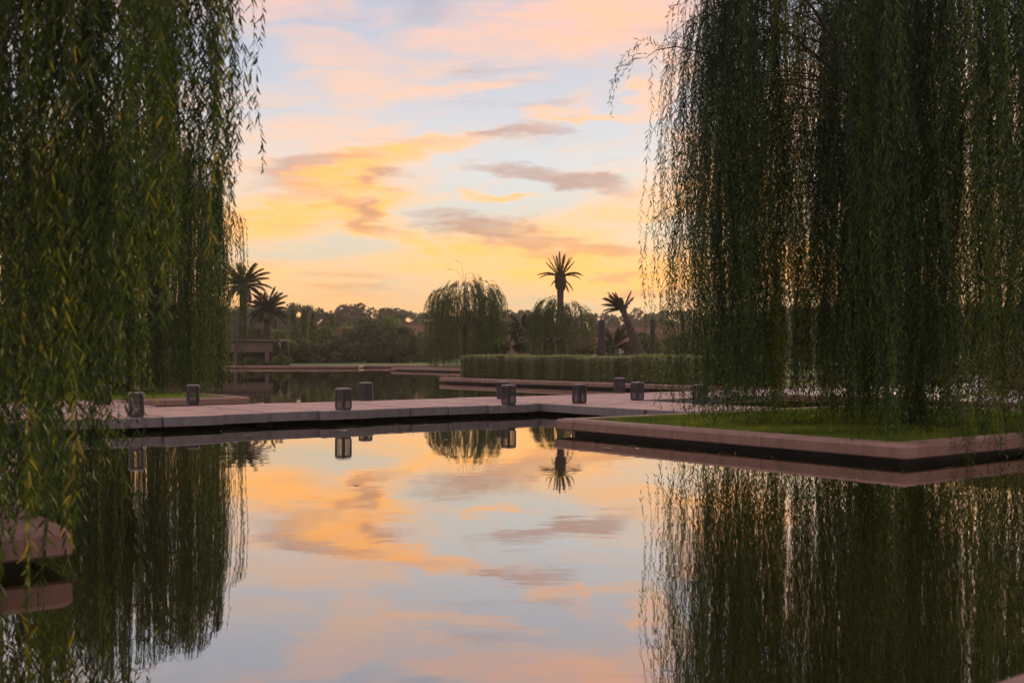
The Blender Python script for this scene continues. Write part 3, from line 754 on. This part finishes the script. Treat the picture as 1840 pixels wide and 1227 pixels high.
f2 = [(a, R(u_), R(d_), s_) for a, u_, d_, s_ in [(3.0, 40, 25, 1), (2.8, 55, 15, 1), (3.3, 28, 35, .95), (2.5, 62, 10, .8), (0.2, 72, 10, .85), (3.14, 8, 45, .8), (3.6, 48, 20, .9), (2.9, 70, 8, .8), (3.1, 46, 30, .95), (2.6, 34, 40, .9), (3.5, 62, 14, .85), (0.4, 58, 20, .7), (3.0, 18, 50, .85), (4.4, 50, 30, .8), (1.6, 55, 30, .8)]]
palm('leaning palm with sparse windswept fronds and thick trunk behind the hedge', at(1152, 92), 92, 4.9, .5, f2, 2.0, M['palm_dry'], lean=(-1.5, 0), ball='small', ll=.42, lw=.045, taper=.66)
def fan(n, fl=1.0, seed=0):
    r_ = np.random.default_rng(seed)
    return [(i*2.4+r_.uniform(-.2, .2), R(80 - 95*i/n + r_.uniform(-6, 6)), R(35 + 45*i/n + r_.uniform(-8, 8)), r_.uniform(.85, 1.05)) for i in range(n)]
palm('full feathery date palm with arching fronds beside the pavilion', at(480, 128), 128, hz(562, 128)-.3, .42, fan(34, 1, 1), 3.0, M['palm'], lw=.065, ll=.75)
palm('tall date palm with thick reddish trunk, crown half hidden by willow fronds', at(437, 130), 130, hz(515, 130)-.3, .5, fan(34, 1, 2), 3.5, M['palm'], lw=.065, ll=.8)
palm('low bushy date palm clump in front of the leaning palm', at(1104, 97), 97, 1.7, .35, fan(30, 1, 3), 2.4, M['palm_dry'], ball=False, lw=.07, ll=.5)
palm('young feathery palm between the two far willows', at(938, 104), 104, 3.3, .22, fan(22, 1, 4), 2.2, M['palm'], ball=False, lw=.07, ll=.5)
palm('small flat-topped palm on a bare stem just behind the hedge', at(993, 84), 84, 2.2, .13, [(i*2.4, R(25-10*(i % 3)), R(25), 1) for i in range(22)], 1.15, M['shrub'], ball=False, lw=.06, ll=.32)

# ------------------------------------------------------------------ shrubs and far trees
def leaf_clumps(name, lumps, per, L0, W0, material, tvar=.25, upb=.0):
    B, T = [], []
    for (cx_, cy_, cz_, rx, rz_) in lumps:
        v = norm(rng.normal(0, 1, (per, 3))); rr = rng.uniform(.35, 1.0, per)**.45*rng.uniform(.85, 1.15, per)
        B.append(np.array([cx_, cy_, cz_]) + v*rr[:, None]*np.array([rx, rx, rz_])); T.append(np.full(per, rng.normal(.42, tvar)))
    B = np.concatenate(B); T = np.concatenate(T) + rng.normal(0, .16, len(B)); ok = B[:, 2] > .02; B, T = B[ok], T[ok]; n = len(B)
    d = norm(rng.normal(0, 1, (n, 3)) + np.array([0, 0, upb])); sd = norm(np.cross(d, rng.normal(0, 1, (n, 3))))
    return leaves_mesh(name, B, d, sd, L0*rng.uniform(.6, 1.3, n), W0*rng.uniform(.7, 1.3, n), material, np.clip(T, 0, 1))
def shrub(label, x, D, w, h, material, n=22, per=170, L0=.34, W0=.16, name='shrub', group=None, conical=False, cat='shrub'):
    root = empty(name, (x, D, .26)); tag(root, label, cat, group)
    lumps = []
    for i in range(n):
        f = rng.uniform(0, 1)**.8; a = rng.uniform(0, 2*np.pi)
        wr_ = w*.5*(1-f)**.7 if conical else w*.5*math.sqrt(max(.02, 1-(f*1.0)**2.6))
        r_ = wr_*math.sqrt(rng.uniform(0, 1))*.8; lr = (.16 if conical else .2)*min(w, h)*rng.uniform(.7, 1.3)
        lumps.append((r_*math.cos(a), r_*math.sin(a), max(lr*.6, f*(h-lr)), lr, lr*(1.3 if conical else .9)))
    st = MB()
    for i in range(5):
        a = rng.uniform(0, 6.28); st.tube(arc((.1*math.cos(a), .1*math.sin(a), 0), (w*.25*math.cos(a), w*.25*math.sin(a), h*.7), .05, 5), np.linspace(.07, .02, 5), 5)
    st.build('stems', M['bark'], root)
    o = link('foliage', leaf_clumps('foliage', lumps, per, L0, W0, material), root); tag(o, kind='stuff')
    return root
SH = [ # px, D, width px, top row, material, label
    (545, 150, 90, 612, 'shrub', 'low grey-green rounded shrub at the back of the far lawn'),
    (605, 152, 70, 610, 'shrub', 'dark rounded shrub beneath the salmon chimney tower'),
    (662, 154, 110, 572, 'shrub', 'tall dark leafy shrub mass in the middle of the far lawn border'),
    (722, 150, 80, 588, 'shrub', 'dark shrub at the edge of the far lawn beside the rounded willow'),
    (700, 158, 60, 570, 'shrub_green', 'loose olive-green bush behind the dark lawn border'),
    (585, 160, 70, 590, 'shrub_green', 'pale green bush overtopping the low border shrubs'),
    (520, 148, 40, 612, 'shrub_green', 'yellow-green bush beside the end of the pavilion'),
    (500, 165, 70, 592, 'shrub_green', 'green thicket behind the pavilion roof'),
    (455, 150, 90, 588, 'shrub', 'dark thicket behind the palm trunks'),
    (640, 168, 120, 580, 'shrub_green', 'wide green thicket behind the salmon tower'),
    (750, 165, 80, 600, 'shrub', 'dark thicket behind the rounded willow'),
    (936, 101, 26, 592, 'shrub_flower', 'white-flowering shrub between the two far willows'),
    (1092, 88, 46, 612, 'shrub_flower', 'shrub with pale blossoms at the foot of the dark post'),
    (1160, 98, 70, 598, 'shrub', 'dusky shrub around the foot of the leaning palm'),
    (1050, 86, 60, 628, 'shrub', 'low feathery bush just above the hedge top'),
    (900, 96, 40, 612, 'shrub_green', 'small green bush between the rounded willow and the hedge'),
    (960, 150, 120, 590, 'shrub', 'dark shrub bank far behind the tall palm'),
    (1110, 150, 120, 598, 'shrub', 'brownish shrub bank far behind the dark post'),
    (1240, 120, 160, 590, 'shrub', 'dark shrub bank glimpsed through the lawn island willow'),
    (1400, 110, 200, 585, 'shrub', 'wide dark shrub bank behind the terrace building'),
    (1620, 110, 240, 570, 'shrub', 'tall shrub bank beyond the terrace, behind the willow trunk'),
    (330, 140, 160, 590, 'shrub', 'dark shrub bank behind the fine-leaved willow'),
    (150, 140, 220, 585, 'shrub', 'far shrub bank veiled by the foreground willow')]
for px, D, wpx, top_r, mt, lb in SH:
    h = (hz(top_r, D) - .26)*1.08; w = wpx/FPX*D*1.1
    shrub(lb, at(px, D), D, w, h, M[mt], n=int(20+min(w, 12)*2.2), per=190, L0=.10+.0022*D, W0=.05+.0010*D)
for i, (px, top_r, wpx) in enumerate([(527, 556, 13), (546, 557, 12), (561, 562, 12), (596, 568, 12), (487, 570, 12)]):
    D = 158 + 2*i
    shrub('slim pointed cypress standing among the far green thicket', at(px, D), D, wpx/FPX*D*1.5, hz(top_r, D), M['shrub_green'], n=26, per=90, L0=.4, W0=.16, name='cypress_tree', group='slim cypresses behind the far lawn', conical=True, cat='tree')
for px, lb in ((496, 'dark clipped column bush against the end wall of the pavilion'), (511, 'dark clipped column bush just beyond the pavilion corner')):
    shrub(lb, at(px, 121.5), 121.5, .75, 2.75, M['shrub'], n=90, per=60, L0=.26, W0=.14)
shrub('leafy low shrub in front of the pavilion opening', at(505, 120), 120, 1.9, 1.3, M['shrub_green'], n=14, per=160, L0=.24, W0=.12)
shrub('wide dark low planting along the pavilion opening', at(455, 119.5), 119.5, 4.0, .9, M['shrub'], n=20, per=160, L0=.24, W0=.12)

# far tree belt: four tree shapes, copied
protos = []
for k in range(5):
    h = 1.0; lumps = []
    nl = 26
    for i in range(nl):
        f = rng.uniform(.28, 1.0); a = rng.uniform(0, 6.28); w_ = .36*math.sqrt(max(.05, 1-((f-.6)/.42)**2)); r_ = w_*math.sqrt(rng.uniform(0, 1))
        lr = rng.uniform(.07, .13); lumps.append((r_*math.cos(a)*13, r_*math.sin(a)*13, (f-.05)*13, lr*13, lr*11))
    tr = MB().tube(arc((0, 0, 0), (rng.uniform(-.5, .5), 0, 9), 0, 7, .12), np.linspace(.32, .08, 7), 7)
    for i in range(5):
        a = rng.uniform(0, 6.28); tr.tube(arc((0, 0, rng.uniform(3, 6)), (3.2*math.cos(a), 3.2*math.sin(a), rng.uniform(7, 10.5)), .3, 5), np.linspace(.14, .03, 5), 5)
    protos.append((tr.mesh('trunk', M['bark']), leaf_clumps('crown', lumps, 130, .75, .42, M['tree_far'])))
line = np.array([[-200, 552], [0, 555], [300, 550], [500, 552], [540, 546], [580, 556], [640, 548], [680, 556], [712, 549], [757, 558], [800, 560], [920, 560], [1060, 566], [1110, 563], [1165, 560], [1400, 552], [1840, 545], [2040, 545]])
px = -180.0; i = 0
while px < 2020:
    D = 300 + rng.uniform(-25, 35); h = hz(np.interp(px, line[:, 0], line[:, 1]) + rng.uniform(-4, 9), D)
    k = rng.integers(0, 5)
    r = empty('far_tree', (at(px, D), D, .26), rng.uniform(0, 6.28)); s_ = h/13.0
    for nm, me in zip(('trunk', 'crown'), protos[k]):
        o = link(nm, me, r, None, 0, (s_*1.0, s_*1.0, s_))
        if nm == 'crown': tag(o, kind='stuff')
    tag(r, 'hazy rounded tree in the distant belt along the horizon', 'tree', 'trees of the distant belt')
    px += rng.uniform(13, 24); i += 1
px = -180.0
while px < 2020:                       # lower second row closes the gaps under the crowns
    D = 262 + rng.uniform(-12, 12); h = hz(590 + rng.uniform(-8, 8), D); k = rng.integers(0, 5)
    r = empty('far_tree', (at(px, D), D, .26), rng.uniform(0, 6.28)); s_ = h/13.0
    for nm, me in zip(('trunk', 'crown'), protos[k]):
        o = link(nm, me, r, (0, 0, -s_*2.5) if nm == 'crown' else None, 0, (s_*1.5, s_*1.5, s_*1.1) if nm == 'crown' else (s_, s_, s_))
        if nm == 'crown': tag(o, kind='stuff')
    tag(r, 'low bushy tree at the foot of the distant belt', 'tree', 'low trees under the distant belt')
    px += rng.uniform(26, 40)

# ------------------------------------------------------------------ hedge
HU0, HU1, HW0, HW1, HT = 33.3, 35.2, -49.0, -28.6, 1.385
hd = empty('hedge', GP(34.2, -39, .275)); tag(hd, 'long clipped grey-green hedge with flat top on the coping island', 'hedge')
off = np.array(GP(34.2, -39, .275))
o = MB().prism([G2(HU0+.12, HW1-.12), G2(HU1-.12, HW1-.12), G2(HU1-.12, HW0+.12), G2(HU0+.12, HW0+.12)], .27, HT-.1).build('dark_core', M['dark_inside'], hd); o.location = -off  # solid dark core: the hedge's inner shade as colour, no twigs modelled
n = 60000; f = rng.uniform(0, 1, n)
a = np.where(f < .62, HU0 + rng.normal(0, .045, n), rng.uniform(HU0, HU1, n)); b = rng.uniform(HW0, HW1, n)
z = np.where(f < .62, rng.uniform(.29, HT, n), HT + rng.normal(0, .03, n))
e_ = f > .92; a = np.where(e_, rng.uniform(HU0, HU1, n), a); b = np.where(e_, HW0 + rng.normal(0, .05, n), b); z = np.where(e_, rng.uniform(.29, HT, n), z)
rnd_ = np.clip((HT - z)/.12, 0, 1); a = a + (1-rnd_)*.06*(f < .62)
zz = z + .03*np.interp(b*1.7, np.arange(-100, -40), rng.normal(0, 1, 60)) + .02*np.interp(b*6, np.arange(-320, -150), rng.normal(0, 1, 170))*(z > .8) + (rng.uniform(0, 1, n) < .02)*(f > .6)*rng.uniform(0, .12, n)
Bp = np.stack([a*.8+b*.6, a*.6-b*.8, zz], 1) - off
d = norm(rng.normal(0, .6, (n, 3)) + np.array([-.4, -.3, .9])); sd = norm(np.cross(d, rng.normal(0, 1, (n, 3))))
binr = np.interp(b*4.5, np.arange(-260, -100), rng.normal(0, .16, 160)) + np.interp(b*17, np.arange(-900, -400), rng.normal(0, .13, 500))
streak = .42 + binr*np.where(f < .62, 1, .4)
me = leaves_mesh('foliage', Bp, d, sd, .11*rng.uniform(.6, 1.3, n), .034*rng.uniform(.7, 1.3, n), M['hedge'], np.clip(streak + rng.normal(0, .2, n) + (f >= .62)*(f < .92)*.15, 0, 1), False, .0)  # top leaves tinted lighter: light from above put into their colour
o = link('foliage', me, hd); tag(o, kind='stuff')

# ------------------------------------------------------------------ dark posts behind the hedge
for px, D, lb in ((1081, 80.0, 'dark round-headed timber post rising behind the hedge beside blossoms'), (1173, 76, 'dark round-headed timber post at the hedge, half veiled by willow fronds')):
    r = empty('garden_post', (at(px, D), D, .27)); tag(r, lb, 'post', 'dark posts behind the hedge')
    top_z = hz(573, D) - .27; rad = .26 if px == 1081 else .17
    prof = [(rad*1.02, 0), (rad, .3)] + [(rad*(1+.02*math.sin(k*2.1)), .3 + (top_z-.3-rad)*k/8) for k in range(1, 9)] + [(rad*math.cos(R(a)), top_z-rad+rad*math.sin(R(a))) for a in (20, 40, 60, 75, 88)]
    MB().lathe(prof, 18).build('shaft', M['post_wood'], r, True)
    fz = MB()
    for k in range(46):
        a = k*2.399; zc = .1 + (top_z-.5)*((k*.618) % 1); fz.tube([(rad*.99*math.cos(a), rad*.99*math.sin(a), zc), (rad*1.05*math.cos(a), rad*1.05*math.sin(a), zc+.2), (rad*.99*math.cos(a), rad*.99*math.sin(a), zc+.42)], [.012, .03, .012], 4)
    o = fz.build('bark_ridges', M['post_wood'], r)

# ------------------------------------------------------------------ buildings
# pavilion on the far bank
pD = 124.0; x1 = at(500, pD); x0 = x1 - 13.0
pv = empty('pavilion', (x1, pD, .26)); tag(pv, 'low flat-roofed mauve pavilion with dark opening on the far bank', 'pavilion')
ww_ = x0 - x1
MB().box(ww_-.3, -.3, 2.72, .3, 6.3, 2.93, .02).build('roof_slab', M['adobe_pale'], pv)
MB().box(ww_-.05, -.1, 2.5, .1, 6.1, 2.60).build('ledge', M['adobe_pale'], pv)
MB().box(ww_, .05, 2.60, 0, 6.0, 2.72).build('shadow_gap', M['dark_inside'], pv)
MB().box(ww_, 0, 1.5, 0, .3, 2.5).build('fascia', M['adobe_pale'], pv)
MB().box(ww_+.1, 1.2, 0, -.31, 1.5, 2.5).build('back_wall', M['dark_inside'], pv)  # the opening's shade is put into this wall's dark colour
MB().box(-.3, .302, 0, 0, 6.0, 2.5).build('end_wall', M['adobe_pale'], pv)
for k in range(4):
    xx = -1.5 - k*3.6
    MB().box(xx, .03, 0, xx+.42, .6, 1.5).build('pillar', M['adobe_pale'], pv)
# salmon tower with mast
tD = 165.0; tr = empty('tower', (at(610, tD), tD, .26)); tag(tr, 'small salmon plaster tower showing above the border shrubs', 'tower')
hh = hz(589, tD) - .26
MB().box(-.5, -.5, 0, .5, .5, hh, .03).build('shaft', M['adobe'], tr); MB().box(-.58, -.58, hh-.5, .58, .58, hh-.35).build('band', M['adobe'], tr)
ms = empty('lamp_mast', (at(613, 170), 170, .26)); tag(ms, 'thin pale lamp mast sticking up above the salmon tower', 'lamp mast')
mh = hz(556, 170) - .26
MB().tube([(0, 0, 0), (0, 0, mh*.6), (0, 0, mh)], [.09, .07, .05], 8).build('pole', M['adobe_pale'], ms)
MB().box(-.22, -.12, mh, .22, .12, mh+.28, .05).build('lamp_head', M['white_paint'], ms)
def house(label, px0, px1, D, top_r, nwin, cat='building', name='adobe_building'):
    xa, xb = at(px0, D), at(px1, D); h = hz(top_r, D) - .26; L = xb - xa
    r = empty(name, (xa, D, .26)); tag(r, label, cat)
    MB().box(0, 0, 0, L, 8, h-.3).build('wall', M['adobe'], r)
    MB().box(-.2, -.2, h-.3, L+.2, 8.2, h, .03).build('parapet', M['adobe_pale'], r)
    for k in range(nwin):
        xc = L*(k+.5)/nwin; w = MB().box(xc-.6, -.04, h*.35, xc+.6, .05, h*.35+1.6).build('window', M['dark_inside'], r)
        MB().box(xc-.75, -.1, h*.35-.12, xc+.75, .02, h*.35-.003).build('sill', M['adobe_pale'], w)
    return r
house('pink flat-roofed house whose roofline shows between the lawn shrubs and willow', 722, 800, 215, 579, 3)
house('long reddish flat-roofed house behind the leaning palm', 1095, 1290, 190, 584, 5)
gw = empty('garden_wall', (at(905, 118), 118, .26)); tag(gw, 'salmon garden wall seen between the two far willows', 'wall')
L_ = 14; MB().box(0, 0, 0, L_, .4, hz(601, 118)-.26).build('wall_body', M['adobe'], gw); MB().box(-.1, -.08, hz(601, 118)-.257, L_+.1, .48, hz(601, 118)-.1, .02).build('wall_cap', M['adobe_pale'], gw)
# terrace building behind the right willow, lit openings
bD = 52.0
tb_ = empty('terrace_building', GP(44, -13, .292)); tb_.rotation_euler = (0, 0, RZ); tag(tb_, 'dim terrace building with amber-lit windows behind the lawn island willow', 'building')
MB().box(-6, -9, 0, 0, 9, 2.7).build('wall', M['adobe'], tb_); MB().box(-6.3, -9.3, 2.7, .3, 9.3, 3.0, .03).build('roof', M['adobe_pale'], tb_)
for k, (yy, mt, wz) in enumerate(((6.6, 'amber', 1.2), (3.2, 'amber', 1.2), (-1.5, 'orange_lit', 1.0), (-5.2, 'amber', 1.2))):
    f_ = MB()
    f_.box(-6.06, yy-.5, .55, -5.98, yy+.5, .62).box(-6.06, yy-.5, 2.02, -5.98, yy+.5, 2.09).box(-6.06, yy-.5, .62, -5.98, yy-.43, 2.02).box(-6.06, yy+.43, .62, -5.98, yy+.5, 2.02)
    w = f_.build('window', M['dark_metal'], tb_); MB().box(-6.03, yy-.43, .62, -6.005, yy+.43, 2.02).build('pane', M[mt], w)
# a few pale planters on the terrace
for k, (px, D, sc_, lb) in enumerate(((1536, 36, 1.0, 'white bulbous planter pot on the terrace edge'), (1706, 35, .75, 'small white planter pot on the terrace behind the willow trunk'), (1760, 33.5, .9, 'tall white planter pot by the orange-lit window'))):
    r = empty('planter_pot', (at(px, D), D, .295)); tag(r, lb, 'planter', 'white pots on the terrace')
    MB().lathe([(.16*sc_, 0), (.24*sc_, .15*sc_), (.27*sc_, .35*sc_), (.2*sc_, .6*sc_), (.17*sc_, .68*sc_), (.2*sc_, .74*sc_), (.17*sc_, .74*sc_), (.15*sc_, .6*sc_)], 18).build('pot', M['white_paint'], r, True)
    o = link('plant', leaf_clumps('plant', [(0, 0, .85*sc_, .22*sc_, .25*sc_)], 160, .2, .05, M['shrub'], .1, .8), r); tag(o, kind='stuff')

# ------------------------------------------------------------------ birds and floating leaves
for px, py, fc, lb in ((863, 500, 1, 'small dark bird perched on the topmost bough of the rounded willow'), (874, 505, -1, 'second small dark bird perched lower on the same willow bough')):
    r = empty('bird', (at(px, 100), 100, hz(py+2.6, 100))); tag(r, lb, 'bird', 'birds on the far willow')
    b = MB(); L = fc
    b.tube([(-.17*L, 0, .02), (-.09*L, 0, .05), (0, 0, .08), (.06*L, 0, .12), (.09*L, 0, .16), (.12*L, 0, .165), (.15*L, 0, .16)], [.012, .035, .055, .045, .032, .026, .004], 8)
    b.build('body', M['dark_metal'], r, True)
m, t = mat('pale_leaf'); principled(t, Base_Color=t.mixc(t.noise(objco(t), 8, 3).outputs['Fac'], rgb(.45, .36, .25), rgb(.6, .52, .4)), Roughness=.6); M['pale_leaf'] = m
fl = MB(); fl.add([(-.09, 0, .004), (-.03, .028, .010), (.05, .022, .008), (.11, 0, .004), (.05, -.022, .008), (-.03, -.028, .010), (0, 0, .003)], [(0, 6, 1), (1, 6, 2), (2, 6, 3), (3, 6, 4), (4, 6, 5), (5, 6, 0)])
me_fl = fl.mesh('floating_leaf', M['pale_leaf'])
for k, (px, py, sz) in enumerate(((520, 676, 3.2), (733, 683, 2.2), (727, 681, 1.6), (793, 712, 1.6), (446, 782, 1.2), (614, 774, 1.5), (622, 773, 1.1), (1090, 805, 1.2), (1145, 806, 1.4), (800, 790, .8), (455, 720, 1.2), (640, 872, .5))):
    if 728 < py < 760: continue
    D = FPX*EYE/(py-HOR); o = link('floating_leaf', me_fl, None, (at(px, D), D, .001), rng.uniform(0, 6.28), (sz, sz, 1))
    tag(o, 'pale fallen leaf floating on the still pool', 'leaf', 'leaves floating on the pool')

def litter(name, pts, size, lab=None):
    n = len(pts); a = rng.uniform(0, 6.28, n); d = np.stack([np.cos(a), np.sin(a), rng.normal(0, .12, n)], 1); sd = norm(np.cross(d, np.array([0, 0, 1.0]) + rng.normal(0, .2, (n, 3))))
    o = link(name, leaves_mesh(name, pts, d, sd, size*rng.uniform(.5, 1.3, n), size*.22*rng.uniform(.7, 1.3, n), M['litter'], rng.uniform(0, 1, n), False, .0)); tag(o, lab, None, None, 'stuff'); return o
M['litter'] = leaf_mat('fallen_leaf', [(0, (.10, .07, .02)), (.5, (.26, .19, .05)), (1, (.45, .36, .16))], .2)
n = 900; a = rng.uniform(14.3, 24, n); b = rng.uniform(-16.4, -9.5, n); litter('fallen_leaves', np.stack([a*.8+b*.6, a*.6-b*.8, .325+rng.uniform(0, .02, n)], 1), .10, 'scattered yellowed willow leaves on the island lawn')
n = 260; a = rng.uniform(13.76, 24, n); b = np.where(rng.uniform(0, 1, n) < .5, -9.03-np.abs(rng.normal(0, .2, n)), -16.88+np.abs(rng.normal(0, .15, n)))
pt = np.stack([a*.8+b*.6, a*.6-b*.8, np.full(n, .306)], 1); litter('fallen_leaves', pt, .09, 'fallen willow leaves lying on the island coping')
n = 420; k = rng.integers(0, 3, n); a = np.where(k == 0, 13.4-np.abs(rng.normal(0, .8, n)), np.where(k == 1, rng.uniform(13, 24, n), rng.uniform(5, 17, n))); b = np.where(k == 0, rng.uniform(-17, -8, n), np.where(k == 1, -8.8+np.abs(rng.normal(0, 1.1, n)), -21.7+np.abs(rng.normal(0, .9, n))))
litter('drifting_leaves', np.stack([a*.8+b*.6, a*.6-b*.8, np.full(n, .004)], 1), .07, 'thin drift of tiny leaves on the water along the coping')

# ------------------------------------------------------------------ haze
hb = MB().box(-450, -40, -1.8, 450, 420, 24)
hz_o = hb.build('haze', [])
m, t = mat('air_haze')
v = t.n('ShaderNodeVolumePrincipled', {'Color': rgb(.95, .86, .78), 'Density': 0.0003, 'Anisotropy': 0.55})
t.n('ShaderNodeOutputMaterial', {'Volume': v.outputs[0]})
hz_o.data.materials.append(m); tag(hz_o, kind='stuff')
